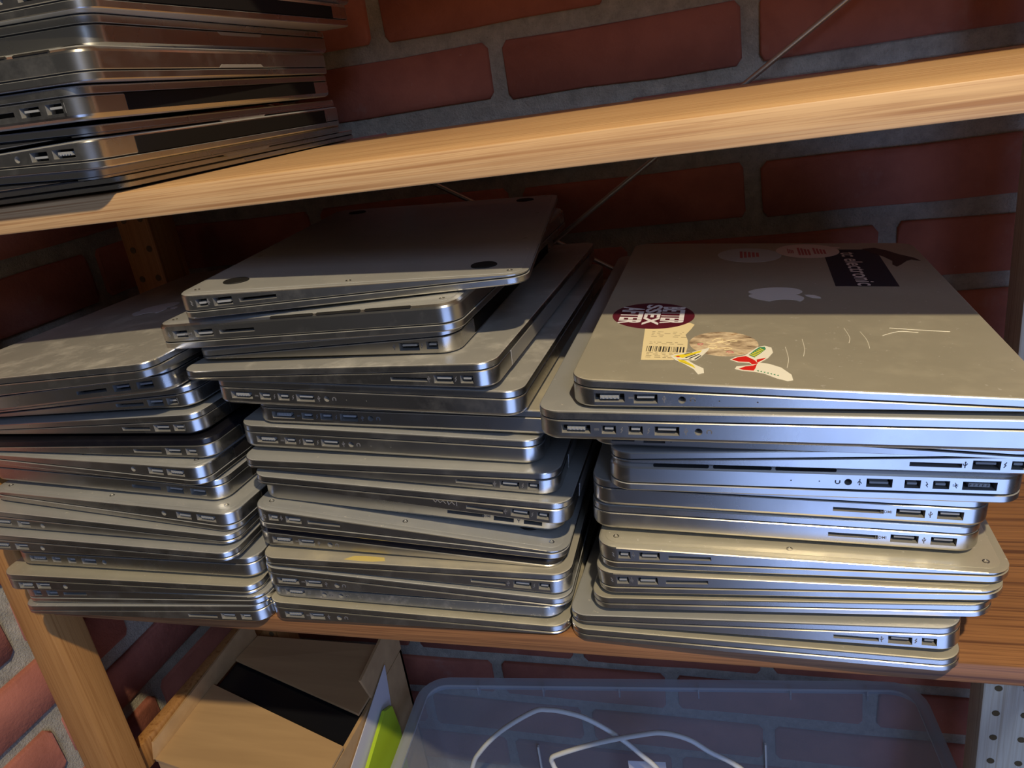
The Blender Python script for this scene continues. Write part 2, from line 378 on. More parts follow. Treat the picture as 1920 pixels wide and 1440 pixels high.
def slot_mesh():
    n = 8; v = []; f = []; a, b = .5, .5
    o = [(-.5 + .03 * (1 - math.cos(math.pi * i / (n - 1))) if False else 0, 0) for i in range(0)]
    pts = [(.5 * math.copysign(1, math.cos(t_)) - .03 * math.copysign(1, math.cos(t_)) + .03 * math.cos(t_), .5 * math.sin(t_)) for t_ in [2 * math.pi * (i + .5) / 16 for i in range(16)]]
    m = len(pts); v = [(x, y, 0) for x, y in pts] + [(x, y, 1) for x, y in pts]
    f = [tuple(range(m))[::-1], tuple(range(m, 2 * m))] + [(i, (i + 1) % m, m + (i + 1) % m, m + i) for i in range(m)]
    me = mesh('vent_slot', v, f); me.materials.append(MATS['port_dark']); return me
SLOT = slot_mesh()
FOOT = disc_me('rubber_foot', .0085, .0008, 24, .0004); FOOT.materials.append(MATS['rubber'])
def screw_mesh():
    bm = bmesh.new()
    n = 12; prof = [(.0019, 0), (.0019, .00012), (.0013, .00016), (.0011, -.0001), (.0004, -.0001)]
    R_ = [[bm.verts.new((r * math.cos(2 * math.pi * i / n), r * math.sin(2 * math.pi * i / n), z)) for i in range(n)] for r, z in prof]
    for k in range(len(R_) - 1):
        for i in range(n): bm.faces.new((R_[k][i], R_[k][(i + 1) % n], R_[k + 1][(i + 1) % n], R_[k + 1][i]))
    bm.faces.new(R_[-1]); me = finish(bm, 'screw'); me.materials.append(MATS['screw_steel']); return me
SCREW = screw_mesh()
# printed marks beside the ports: flat shapes a tenth of a millimetre proud, in the x-z plane
def strokes(name, segs, wd=.00022):
    v = []; f = []
    for (x0, z0, x1, z1) in segs:
        d = Vector((x1 - x0, z1 - z0)); d.normalize(); px, pz = -d.y * wd, d.x * wd; k = len(v)
        v += [(x0 + px, -.00006, z0 + pz), (x1 + px, -.00006, z1 + pz), (x1 - px, -.00006, z1 - pz), (x0 - px, -.00006, z0 - pz)]
        v += [(a, .0001, c) for a, _, c in v[k:k + 4]]
        f += [(k, k + 1, k + 2, k + 3), (k, k + 4, k + 5, k + 1), (k + 2, k + 6, k + 7, k + 3), (k + 1, k + 5, k + 6, k + 2), (k + 3, k + 7, k + 4, k)]
    me = mesh(name, v, f); me.materials.append(MATS['print_grey']); return me
arc = lambda r, a0, a1, n: [(r * math.cos(math.radians(a0 + (a1 - a0) * i / n)), r * math.sin(math.radians(a0 + (a1 - a0) * i / n)), r * math.cos(math.radians(a0 + (a1 - a0) * (i + 1) / n)), r * math.sin(math.radians(a0 + (a1 - a0) * (i + 1) / n))) for i in range(n)]
ICON = {'usb': strokes('usb_mark', [(0, -.0018, 0, .0018), (0, -.0006, .0008, .0002), (.0008, .0002, .0008, .0008), (0, -.001, -.0008, -.0002), (-.0008, -.0002, -.0008, .0006), (-.0004, .0014, .0004, .0014), (-.0003, -.0018, .0003, -.0018)]),
        'tb': strokes('lightning_mark', [(.0006, .0016, -.0004, .0002), (-.0004, .0002, .0005, 0), (.0005, 0, -.0005, -.0016)]),
        'hp': strokes('headphone_mark', arc(.0012, -20, 200, 8) + [(.0011, -.0010, .0011, .0002), (-.0011, -.0010, -.0011, .0002)], .0003),
        'mag': strokes('power_mark', [(-.0013, .0003, .0013, .0003), (-.0013, -.0004, -.0006, -.0004), (-.0003, -.0004, .0003, -.0004), (.0006, -.0004, .0013, -.0004)], .00014)}
HD = text_me('HDMI', .0024, .00002); HD.name = 'hdmi_mark'; HD.materials.append(MATS['print_grey'])
HD.transform(Matrix.Rotation(math.pi / 2, 4, 'X'))

def frame(x, y, z, yaw, roll, pitch=0.0):
    b = math.tan(math.radians(roll)); yw = math.radians(yaw)
    u = Vector((math.cos(yw), math.sin(yw), b * math.cos(yw))).normalized(); n = Vector((-b, 0, 1)).normalized(); v = n.cross(u)
    if pitch:
        q = Matrix.Rotation(math.radians(pitch), 3, u); v = q @ v; n = q @ n
    return Matrix(((u.x, v.x, n.x, x), (u.y, v.y, n.y, y), (u.z, v.z, n.z, z), (0, 0, 0, 1)))

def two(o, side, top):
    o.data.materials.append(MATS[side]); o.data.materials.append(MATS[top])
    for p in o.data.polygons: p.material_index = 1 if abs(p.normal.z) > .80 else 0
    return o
def laptop(key, kind, hinge, up, x, y, z, yaw, roll, ports, label, group, mat='alu_top', lidmat=None, marks=False, hingemat=None, pitch=0.0, thin=.0060, notch=None, feet=None, screws=None):
    W, L, lt = DIM[kind]; tL, tR = thick(kind, hinge, thin, .0155 if key[0] == 'L' else .0168); r = .0128
    T = lambda s: tL + (tR - tL) * min(max(s, 0), W) / W
    F = (lambda s, t, w_: (s, t, w_)) if up else (lambda s, t, w_: (s, t, T(s) - w_))
    root = thing('laptop', label, 'laptop', group, frame(x, y, z, yaw, roll, pitch))
    seam = lambda s: T(s) - lt - (.0007 if lt else .0)
    lo = lambda s: .26 * seam(s) if kind in ('ret', 'ret15', 'uni') else .16 * seam(s)
    bi = .0042 if kind in ('ret', 'ret15') else .0032
    # --- base with real port openings in its front wall
    bm = bmesh.new()
    rings = [(bi, lambda s: 0.0), (bi * .45, lambda s: lo(s) * .22), (bi * .12, lambda s: lo(s) * .62), (0, lo), (0, lambda s: seam(s) - .0004), (.0004, seam)]
    ringset(bm, W, L, r, rings, F, skip=3)
    cols = []
    for p in ports:
        if p[0] == 'vent': continue
        kd, c = p[0], p[1] / 1000; wd_ = p[2] / 1000 if len(p) > 2 else PH[kd]
        if c - wd_ / 2 < r * .6 or c + wd_ / 2 > W - r * .6: continue
        hgt = seam(c) - .0004 - lo(c); h_ = min(PH[kd], hgt * .80); cols.append((c - wd_ / 2, c + wd_ / 2, c, wd_, h_, kd, (lo(c) + seam(c) - .0004) / 2))
    cols.sort(); s0 = r; hi = lambda s: seam(s) - .0004
    def quad(a, b, la, lb, ha, hb): bm.faces.new([bm.verts.new(F(*q)) for q in ((a, 0, la), (b, 0, lb), (b, 0, hb), (a, 0, ha))])
    for a, b, c, wd_, h_, kd, wc in cols:
        a = max(a, s0 + .0001)
        quad(s0, a, lo(s0), lo(a), hi(s0), hi(a))
        if kd in ('hp', 'mic'):
            m_ = 16; q = (a, lo(a)), (b, lo(b)), (b, hi(b)), (a, hi(a))
            cv = [bm.verts.new(F(c + h_ / 2 * math.cos(2 * math.pi * i / m_ - math.pi * .75), 0, wc + h_ / 2 * math.sin(2 * math.pi * i / m_ - math.pi * .75))) for i in range(m_)]
            qv = [bm.verts.new(F(s_, 0, w_)) for s_, w_ in q]
            for k in range(4):
                for i in range(4): bm.faces.new((qv[k], cv[(4 * k + i) % m_], cv[(4 * k + i + 1) % m_])) if i < 2 else bm.faces.new((qv[(k + 1) % 4], cv[(4 * k + i) % m_], cv[(4 * k + i + 1) % m_]))
                bm.faces.new((qv[k], cv[(4 * k + 2) % m_], qv[(k + 1) % 4]))
        else:
            da, db = (0, 0) if up else (T(a) - T(c), T(b) - T(c))
            quad(a, b, lo(a), lo(b), wc - h_ / 2 + da, wc - h_ / 2 + db); quad(a, b, wc + h_ / 2 + da, wc + h_ / 2 + db, hi(a), hi(b))
        s0 = b
    quad(s0, W - r, lo(s0), lo(W - r), hi(s0), hi(W - r))
    # close the side opening along the two end columns
    bmesh.ops.remove_doubles(bm, verts=bm.verts[:], dist=.00001)
    two(link('base', finish(bm, 'base', True, 15, True), root), 'alu_dirty' if mat == 'alu_dirty' else 'alu', mat)
    # --- lid
    if lt:
        bm = bmesh.new(); e = min(.0009, lt * .3)
        ringset(bm, W, L, r, [(.0003, lambda s: seam(s) + .0010), (0, lambda s: seam(s) + .0012), (0, lambda s: T(s) - e), (e * .35, lambda s: T(s) - e * .35), (e, T)], F)
        two(link('lid', finish(bm, 'lid', True, 20), root), lidmat or 'alu', lidmat or mat)
        bm = bmesh.new(); ringset(bm, W, L, r, [(.0011, lambda s: seam(s) - .0006), (.0011, lambda s: seam(s) + .0012)], F)
        link('gasket', finish(bm, 'gasket'), root, 'gap')
    # --- ports
    n_after = {}
    for a, b, c, wd_, h_, kd, wc in cols:
        P_ = F(c, 0, wc); o = link(PN[kd], PORT[kd], root); o.location = P_
        o.scale = (wd_ / PNOM[kd], 1, h_ / PH[kd] * (1 if up else -1))
        if marks and kd in ICON:
            sx = (b + .0034 if up else a - .0034) if kd != 'tb' else (b + .0030 if (hinge == 'L') == bool(up) else a - .0030)
            if kd == 'usb' and hinge == 'R' and up: sx = a - .0034
            i_ = link(ICON[kd].name.split('.')[0], ICON[kd], root); i_.location = F(sx, -.00003, wc)
            if not up: i_.scale.z = -1
        if marks and kd == 'hdmi':
            i_ = link('hdmi_mark', HD, root); i_.location = F(a - .0050, -.00003, wc)
    for p in ports:
        if p[0] == 'vent':
            c = p[1] / 1000; o = link('vent_slot', SLOT, root); h0 = lo(c)
            q0 = Vector(F(c, bi * .05, h0 * .80)); q1 = Vector(F(c, bi * .75, h0 * .16)); d = (q1 - q0).normalized(); xa = Vector((1, 0, (tR - tL) / W if not up else 0)).normalized(); nn = xa.cross(d)
            if nn.y > 0: nn = -nn
            mid = (q0 + q1) / 2; M_ = Matrix(((xa.x * p[2] / 1000, d.x * .0021, nn.x * .0009, mid.x), (xa.y * p[2] / 1000, d.y * .0021, nn.y * .0009, mid.y - .0002), (xa.z * p[2] / 1000, d.z * .0021, nn.z * .0009, mid.z), (0, 0, 0, 1)))
            o.matrix_local = M_
    # --- hinge strip along the spine
    hm = hingemat or 'hinge_black'
    if kind != 'slimbase' and kind != 'slim':
        s_ = W if hinge == 'R' else 0; s1 = s_ + (.0003 if hinge == 'R' else -.0003); s2 = s_ + (-.002 if hinge == 'R' else .002)
        q = [F(s1, .036, lo(s_) * 1.05), F(s1, L - .036, lo(s_) * 1.05), F(s1, L - .036, seam(s_) + .0002), F(s1, .036, seam(s_) + .0002)]
        q2 = [F(s2, a_[1], 0) for a_ in q]; q2 = [(s2, a_[1], a_[2]) for a_ in q]
        link('hinge_strip', mesh('hinge_strip', q + q2, [(0, 1, 2, 3), (4, 7, 6, 5), (0, 4, 5, 1), (1, 5, 6, 2), (2, 6, 7, 3), (3, 7, 4, 0)]), root, hm)
    if notch:      # thumb scoop on the opening edge (right side)
        z0 = seam(W); q = []
        me_pts = [F(W + .0003, notch[0] + (notch[1] - notch[0]) * f_, z0 + dz_) for f_, dz_ in ((0, 0), (.06, -.0022), (.94, -.0022), (1, 0))]
        me_in = [(W - .002, p_[1], p_[2]) for p_ in me_pts]
        link('thumb_notch', mesh('thumb_notch', me_pts + me_in, [(0, 1, 2, 3), (4, 7, 6, 5), (0, 4, 5, 1), (1, 5, 6, 2), (2, 6, 7, 3), (3, 7, 4, 0)]), root, 'hinge_grey')
    # --- underside furniture
    if not up:
        sl = math.atan2(tR - tL, W)
        bm = bmesh.new(); ringset(bm, W, L, r, [(bi + .0012, lambda s: .0002), (bi + .0012, lambda s: -.0002), (bi + .0016, lambda s: -.0003)], F); link('bottom_cover', finish(bm, 'bottom_cover', True, 50), root, mat)
        for s_, t_ in (feet or ((.030, .028), (W - .030, .028), (.030, L - .028), (W - .030, L - .028))):
            o = link('rubber_foot', FOOT, root); o.location = F(s_, t_, -.0003); o.rotation_euler = (0, -sl, 0)
        for s_, t_ in (screws or ((.0115, .0105), (W / 2, .0095), (W - .0115, .0105), (.0115, L / 3), (W - .0115, L / 3), (.0115, L * .67), (W - .0115, L * .67), (.0115, L - .0105), (W / 2, L - .0095), (W - .0115, L - .0105))):
            o = link('screw', SCREW, root); o.location = F(s_, t_, -.00031); o.rotation_euler = (0, -sl, 0)
    else:
        for s_, t_ in ((.030, .030), (W - .030, .030), (.030, L - .030), (W - .030, L - .030)):
            o = link('rubber_foot', FOOT, root); o.location = (s_, t_, .0); o.scale.z = -1.2
    return root, W, L, T

ORD = ['top', 'second', 'third', 'fourth', 'fifth', 'sixth', 'seventh', 'eighth', 'ninth', 'tenth', 'eleventh', 'twelfth', 'thirteenth', 'fourteenth', 'fifteenth', 'bottom']
TAB = [
('R12','slim','R',1,-0.1166,-0.0019,0.0005,-2.35,0.50,[]),
('R11','air','R',1,-0.1165,0.0008,0.0113,-2.32,0.75,[('sd',172.3,24.0),('usb',195.2,12.3),('tb',209.9,7.6)]),
('R10','slim','L',1,-0.1002,0.0024,0.0222,-1.27,3.19,[]),
('R9','air','L',0,-0.0956,0.0027,0.0345,-1.37,2.91,[('tb',18.2,7.7),('usb',33.7,12.6),('sd',57.5,25.4)]),
('R8','air','L',0,-0.0925,0.0014,0.0549,0.02,-0.09,[('tb',17.3,7.6),('usb',32.6,12.6),('sd',56.5,25.0)]),
('R7','ret','R',1,-0.0969,0.0144,0.0750,0.03,-3.09,[('sd',152.2,26.4),('hdmi',179.1,14.4),('usb',199.0,13.0)]),
('R6','ret','R',1,-0.0940,0.0101,0.0945,0.66,-3.48,[('sd',151.5,26.4),('hdmi',178.2,14.6),('usb',198.0,12.9)]),
('R5','ret','R',0,-0.0795,-0.0014,0.1125,3.14,-3.67,[('hp',130.7),('usb',146.5,13.1),('tb',163.0,8.0),('tb',177.0,8.1),('mag',195.5,16.5),('mic',101.1),('mic',115.9),('vent',41.3,31.1),('vent',74.9,31.6),('vent',108.6,31.9)]),
('R4','air','R',1,-0.0776,-0.0028,0.1316,2.95,-3.94,[('sd',171.6,25.2),('usb',195.6,13.2),('tb',210.5,6.8)]),
('R3','air','L',1,-0.0888,0.0035,0.1392,-3.52,-0.72,[('mag',19.7,13.3),('usb',37.6,12.3)]),
('R2','ret15','L',1,-0.1112,-0.0264,0.1581,0.37,-2.71,[('mag',22.0,15.8),('tb',39.8,7.7),('tb',54.0,7.6),('usb',70.3,12.8),('hp',86.4)]),
('R1','air','L',1,-0.0904,-0.0243,0.1762,0.35,-2.19,[('mag',20.8,16.1),('usb',39.7,12.4),('hp',58.3),('mic',76.8),('mic',95.4)]),
('M16','air','L',1,-0.3437,-0.0036,0.0004,0.70,0.43,[('mag',22.4,15.5),('usb',41.2,11.8),('hp',58.9)]),
('M15','slimbase','L',1,-0.3429,0.0022,0.0176,0.43,-1.80,[('mag',22.9,16.2),('hp',46.8),('hp',60.1)]),
('M14','air','L',1,-0.3415,-0.0017,0.0296,1.56,-2.51,[('mag',21.1,17.4),('usb',41.5,12.9),('hp',59.7)]),
('M13','air','R',1,-0.3404,-0.0010,0.0482,2.03,-5.42,[('sd',171.5,24.1),('usb',195.0,12.2),('tb',209.9,7.7)]),
('M12','air','L',1,-0.3454,0.0090,0.0575,1.17,-3.40,[('mag',21.9,16.4),('usb',41.1,12.7),('hp',59.5)]),
('M11','air','L',0,-0.3409,0.0053,0.0754,1.46,-6.07,[('tb',17.6,7.5),('usb',33.2,12.0),('sd',56.4,24.7)]),
('M10','ret','R',1,-0.3363,0.0168,0.0921,3.31,-8.50,[('sd',151.9,25.7),('hdmi',178.5,13.9),('usb',198.5,12.5)]),
('M9','air','R',1,-0.3346,0.0077,0.1104,0.56,-8.23,[('sd',171.3,24.8),('usb',195.0,12.3),('tb',209.9,7.8)]),
('M8','air','R',1,-0.3414,0.0108,0.1211,1.59,-6.42,[('sd',171.2,24.9),('usb',194.9,12.8),('tb',210.4,7.6)]),
('M7','ret','L',1,-0.3447,0.0211,0.1313,1.04,-4.64,[('mag',22.9,16.5),('tb',40.8,8.6),('tb',54.7,8.3),('usb',71.2,13.3),('hp',86.9),('mic',101.5),('mic',115.9)]),
('M6','ret','L',1,-0.3277,0.0231,0.1485,2.02,-4.49,[('mag',22.3,16.7),('tb',40.5,8.4),('tb',54.6,8.7),('usb',71.3,12.8),('hp',87.0),('mic',101.8),('mic',116.1)]),
('M5','ret','L',1,-0.3486,0.0141,0.1683,-0.43,-4.01,[('mag',22.8,16.3),('tb',40.9,8.1),('tb',54.8,8.3),('usb',71.1,13.3),('hp',86.9),('mic',101.2),('mic',115.4)]),
('M4','air','R',1,-0.3692,0.0118,0.1879,-1.39,-3.14,[('sd',171.5,24.7),('usb',194.6,12.7),('tb',209.6,8.2)]),
('M3','air11','R',1,-0.3608,0.0224,0.1983,0.54,-1.66,[('usb',159.8,13.6),('tb',175.3,7.8)]),
('M2','ret','L',0,-0.3800,0.0136,0.2089,-0.49,0.63,[('usb',21.5,11.7),('hdmi',40.2,14.5),('sd',65.9,26.8),('vent',108.1,31.4),('vent',141.5,31.2),('vent',175.3,31.1)]),
('M1','air','L',0,-0.3471,0.0039,0.2316,8.70,-0.33,[('tb',18.1,7.9),('usb',32.6,12.9),('sd',56.1,25.0)]),
('L14','air','R',1,-0.5694,-0.0165,0.0012,2.25,-0.22,[('sd',172.0,25.4),('usb',194.6,12.4),('tb',209.7,8.6)]),
('L13','air','L',0,-0.5677,-0.0129,0.0093,1.30,1.84,[('tb',18.5,7.2),('usb',33.5,10.8),('sd',56.1,22.7)]),
('L12','air','L',1,-0.5713,-0.0205,0.0266,3.42,-0.44,[('mag',23.1,13.6),('usb',39.5,12.6),('hp',59.9)]),
('L11','ret','L',1,-0.5626,-0.0092,0.0431,2.23,-2.42,[('mag',23.6,16.2),('tb',41.0,7.8),('tb',55.4,7.2),('usb',71.6,13.3),('hp',85.7)]),
('L10','air','L',1,-0.5793,-0.0170,0.0621,1.23,-1.44,[('mag',19.5,17.4),('usb',40.0,12.2),('hp',59.7)]),
('L9','air','L',1,-0.5791,-0.0092,0.0788,0.99,-3.14,[('mag',20.2,17.2),('usb',40.9,11.8),('hp',58.8)]),
('L8','air','R',0,-0.5773,0.0035,0.0965,-1.46,-5.49,[('hp',168.0),('usb',185.5,12.6),('mag',204.8,16.2)]),
('L7','ret','R',1,-0.5812,0.0128,0.1078,-0.85,-4.20,[('sd',152.3,25.9),('hdmi',178.1,14.5),('usb',198.2,13.3)]),
('L6','air','R',0,-0.5906,0.0071,0.1284,-2.31,-4.16,[('hp',166.9),('usb',186.9,12.9),('mag',204.3,15.0)]),
('L5','air','R',1,-0.5845,0.0081,0.1376,-0.30,-2.13,[('sd',171.8,24.3),('usb',194.4,13.1),('tb',209.7,9.0)]),
('L4','air','R',1,-0.5917,0.0158,0.1474,-1.37,-0.13,[('sd',171.3,25.1),('usb',194.6,13.7),('tb',209.9,9.5)]),
('L3','air','R',1,-0.5962,0.0254,0.1565,-2.20,2.16,[('sd',170.6,26.1),('usb',194.8,14.0),('tb',210.1,9.8)]),
('L2','ret','R',1,-0.5911,0.0047,0.1657,0.35,4.11,[('sd',150.8,27.4),('hdmi',178.1,14.9),('usb',198.5,14.1)]),
('L1','air','L',1,-0.5928,-0.0113,0.1837,-0.91,4.01,[]),
]
LOOK = {
'R12': 'thin silver laptop lying on the shelf board at the bottom of the right-hand stack',
'R11': 'silver wedge laptop second from bottom of right-hand stack, card slot at its right',
'R10': 'thin silver laptop without ports, third from bottom of the right-hand stack',
'R9': 'upside-down silver laptop fourth from bottom of right-hand stack, chipped right corner',
'R8': 'upside-down silver laptop fifth from bottom of right-hand stack, screws and black foot showing',
'R7': 'silver laptop sixth from bottom of right-hand stack, lower of two with HDMI mark',
'R6': 'silver laptop seventh from bottom of right-hand stack, upper of two with HDMI mark',
'R5': 'upside-down silver laptop with long vent slots in the right-hand stack',
'R4': 'silver wedge laptop just above the vented one in the right-hand stack',
'R3': 'silver laptop tucked under the second from top of the right-hand stack',
'R2': 'large silver laptop directly under the stickered one on the right-hand stack',
'R1': 'silver laptop covered in stickers on top of the right-hand stack',
'M1': 'upside-down silver laptop with round black feet, skewed on top of the middle stack',
'M2': 'upside-down silver laptop with vent slots, second from top of middle stack',
'M3': 'small silver laptop with black hinge strip, third from top of middle stack',
'M4': 'silver wedge laptop with grey hinge strip, fourth from top of middle stack',
'M5': 'scratched silver laptop fifth from top of middle stack, five ports at left',
'M6': 'silver laptop sixth from top of middle stack, reaching under the right-hand stack',
'M7': 'silver laptop seventh from top of middle stack, five ports at its left',
'M8': 'silver wedge laptop with dented right corner, eighth from top of middle stack',
'M9': 'silver wedge laptop ninth from top of middle stack, scribble beside its card slot',
'M10': 'silver laptop tenth from top of middle stack, HDMI port at its right',
'M11': 'upside-down silver laptop resting on the black-lidded one in the middle stack',
'M12': 'silver laptop with glossy black lid in the lower middle stack',
'M13': 'silver laptop with yellow stain on its lid in the lower middle stack',
'M14': 'silver laptop third from bottom of the middle stack, above the rusty one',
'M15': 'dirty lidless laptop base with rusty spots, second from bottom of middle stack',
'M16': 'silver laptop lying on the shelf board at the bottom of the middle stack',
'L1': 'thick dusty silver laptop with a logo on its lid, topping the left stack',
'L2': 'silver laptop second from top of left stack, HDMI port near its right corner',
'L3': 'silver wedge laptop third from top of the left stack',
'L4': 'silver wedge laptop resting on the black-lidded one in the left stack',
'L5': 'silver laptop with glossy black lid in the left stack',
'L6': 'upside-down silver laptop just under the black-lidded one in the left stack',
'L7': 'silver laptop seventh from top of left stack, HDMI port near its right end',
'L8': 'upside-down silver laptop eighth from top of left stack, three screws along its front',
'L9': 'scuffed silver laptop ninth from top of left stack, jack near the left edge',
'L10': 'silver laptop tenth from top of left stack, jack near the left edge',
'L11': 'silver laptop fourth from bottom of left stack, five ports at its left',
'L12': 'silver laptop third from bottom of the left stack, jutting out to the left',
'L13': 'upside-down silver laptop second from bottom of the left stack',
'L14': 'silver wedge laptop lying lowest in the left stack above the shelf post'}
MATOF = {'R10': 'alu_warm', 'R12': 'alu_warm', 'R9': 'alu_warm', 'R8': 'alu_warm', 'M15': 'alu_dirty', 'M13': 'alu_stained', 'M16': 'alu_warm', 'M6': 'alu_stained', 'L12': 'alu_warm', 'R1': 'alu_warm', 'L1': 'alu_dusty', 'M4': 'alu_dusty', 'M5': 'alu_dusty'}
GRP = {'R': 'laptops in the right-hand stack', 'M': 'laptops in the middle stack', 'L': 'laptops in the left stack'}
LAP = {}
for row in TAB:
    k, kind, hg, up, x, y, z, yaw, roll, ports = row
    LAP[k] = laptop(k, kind, hg, up, x, y, z, yaw, roll, ports, LOOK[k], GRP[k[0]], MATOF.get(k, 'alu_top'),
                    'alu_black' if k in ('M12', 'L5') else None, marks=k[0] in 'RM', hingemat='hinge_grey' if k in ('M4', 'M8', 'M9') else None, thin=.0105 if k == 'L1' else .0070 if k[0] == 'L' else .0060)

# upper-shelf stack, placed by its front right corner
TT = [('T8', 'slim', 'L', 1, -.3675, .015, .3156, -0.6, 0.0, 0.0, [], 'thin silver laptop lying on the upper shelf board, lowest of the upper-shelf stack'),
      ('T7', 'air', 'L', 1, -.360, -.013, .3252, 0.5, 0.3, -0.05, [], 'silver wedge laptop second from bottom of the upper-shelf stack'),
      ('T6', 'air', 'R', 0, -.348, -.021, .3354, 1.7, -2.6, -0.1, [(35, 'hp'), (60, 92, 'usb'), (101.6, 142, 'mag')], 'upside-down silver laptop with worn black hinge strip, third from bottom on the upper shelf'),
      ('T5', 'air', 'L', 1, -.348, -.019, .3482, 2.1, 0.7, -0.1, [], 'silver wedge laptop between two black-striped ones in the upper-shelf stack'),
      ('T4', 'ret', 'R', 1, -.338, -.029, .3592, 2.5, -1.6, -0.1, [(-25, 25, 'sd'), (36.7, 73, 'hdmi'), (85, 120, 'usb')], 'silver laptop with clean black hinge strip, fifth from bottom on the upper shelf'),
      ('T3', 'ret', 'L', 0, -.325, -.030, .3776, 4.3, -1.5, -0.1, [(0, 17, 'vent'), (30, 98, 'vent')], 'upside-down silver laptop with thumb notch, sixth from bottom on the upper shelf'),
      ('T2', 'ret', 'L', 1, -.340, -.003, .3960, 3.4, -1.5, -0.1, [(0, 23, 'vent'), (30, 106, 'vent')], 'silver laptop lid up with thumb notch, seventh from bottom on the upper shelf'),
      ('T1', 'ret', 'R', 0, -.329, -.015, .4143, -0.6, -1.6, -0.1, [(1.5, 'hp'), (33, 65.6, 'usb'), (75.5, 112.5, 'mag')], 'upside-down silver laptop with long black hinge strip high in the upper-shelf stack'),
      ('T0', 'ret', 'R', 1, -.333, .002, .4332, -0.8, -1.6, -0.1, [], 'silver laptop topmost in view on the upper-shelf stack, cut by the picture edge')]
CAMP = Vector((0, -.39, .3393))
def px_to_s(px, M_, W, T):
    """distance along the front face that a feature of known bearing has"""
    best = None
    for i in range(0, 2001):
        s = W * i / 2000; q = M_ @ Vector((s, 0, T(s) * .5)) - CAMP
        a = sum(RT[0][j] * q[j] for j in range(3)) / sum(RT[2][j] * q[j] for j in range(3))
        e = abs(960 + 1425.63 * a - px)
        if best is None or e < best[0]: best = (e, s)
    return best[1] * 1000
for k, kind, hg, up, xr, y, z, yaw, roll, pitch, pp, lab in TT:
    W, L, lt = DIM[kind]; M0 = frame(0, 0, 0, yaw, roll, pitch); o = Vector((xr, y, 0)) - (M0.to_3x3() @ Vector((W, 0, 0)))
    zl = z - math.tan(math.radians(roll)) * W / 2
    tl, tr = thick(kind, hg, .0042); M1 = frame(o.x, o.y, zl, yaw, roll, pitch); Tf = lambda s: tl + (tr - tl) * s / W
    ports = []
    for p in pp:
        if len(p) == 2: ports.append((p[1], px_to_s(p[0], M1, W, Tf)))
        else:
            a, b = px_to_s(p[0], M1, W, Tf), px_to_s(p[1], M1, W, Tf)
            if p[0] <= 0: a = b - 30
            ports.append((p[2], (a + b) / 2, b - a))
    LAP[k] = laptop(k, kind, hg, up, o.x, o.y, zl, yaw, roll, ports, lab, 'laptops in the upper-shelf stack', 'alu_top', pitch=pitch, thin=.0042, notch=(.128, .190) if k in ('T2', 'T3', 'T5', 'T7', 'T8') else None)

# ------------------------------------------------------------------ logos and stickers
def lidplane(k):
    root, W, L, T = LAP[k]; sl = math.atan2(T(W) - T(0), W)
    return root, Matrix.Translation((0, 0, T(0))) @ Matrix.Rotation(-sl, 4, 'Y')
def flat(k, name, pts, h0, h1, mat, parent=None):
    """a thin flat shape on a lid; pts in millimetres from the front left corner of the lid"""
    root, M_ = lidplane(k); n = len(pts)
    v = [M_ @ Vector((x / 1000, y / 1000, h0 / 1000)) for x, y in pts] + [M_ @ Vector((x / 1000, y / 1000, h1 / 1000)) for x, y in pts]
    f = [tuple(range(n))[::-1], tuple(range(n, 2 * n))] + [(i, (i + 1) % n, n + (i + 1) % n, n + i) for i in range(n)]
    return link(name, mesh(name, v, f), parent or root, mat)
def ell(cx_, cy_, rx, ry, n=40, a0=0): return [(cx_ + rx * math.cos(2 * math.pi * i / n + a0), cy_ + ry * math.sin(2 * math.pi * i / n + a0)) for i in range(n)]
def flat_text(k, s, cx_, cy_, length, height, h, mat, parent, ang=-90, offset=0.0):
    me = text_me(s, 1.0, offset, .0); xs = [v.co.x for v in me.vertices]; ys = [v.co.y for v in me.vertices]
    sx = length / (max(xs) - min(xs)); sy = height / (max(ys) - min(ys)); ox, oy = (max(xs) + min(xs)) / 2, (max(ys) + min(ys)) / 2
    root, M_ = lidplane(k); ca, sa = math.cos(math.radians(ang)), math.sin(math.radians(ang))
    for v in me.vertices:
        a, b = (v.co.x - ox) * sx, (v.co.y - oy) * sy
        v.co = M_ @ Vector(((cx_ + a * ca - b * sa) / 1000, (cy_ + a * sa + b * ca) / 1000, h / 1000))
    me.materials.append(MATS[mat]); o = link('lettering', me, parent); return o
def apple(k, cx_, cy_, size, mat, d=1):
    # outline: +a towards the leaf, b across
    half = [(.27, 0), (.34, .05), (.415, .16), (.405, .28), (.30, .41), (.12, .455), (-.10, .445), (-.30, .37), (-.45, .25), (-.515, .14), (-.49, .05), (-.44, 0)]
    other = [(.27, 0), (.34, -.05), (.415, -.16), (.41, -.27), (.375, -.36), (.325, -.405), (.24, -.335), (.11, -.305), (-.02, -.325), (-.12, -.395), (-.185, -.435), (-.32, -.36), (-.45, -.25), (-.515, -.14), (-.49, -.05), (-.44, 0)]
    pts = half + other[::-1][1:-1]
    sp = spline([(a, b, 0) for a, b in pts + pts[:1]], 4)[:-1]
    o = flat(k, 'lid_logo', [(cx_ + p.x * size * d, cy_ + p.y * size * d) for p in sp], 0.0, .12, mat)
    lf = [(.44, -.015), (.47, -.10), (.56, -.19), (.70, -.215), (.69, -.12), (.61, -.03), (.52, .0)]
    flat(k, 'logo_leaf', [(cx_ + a * size * d, cy_ + b * size * d) for a, b in lf], 0.0, .12, mat, o)
apple('R1', 114, 165.5, 38, 'logo_white'); apple('L1', 95, 162, 40, 'logo_dim')
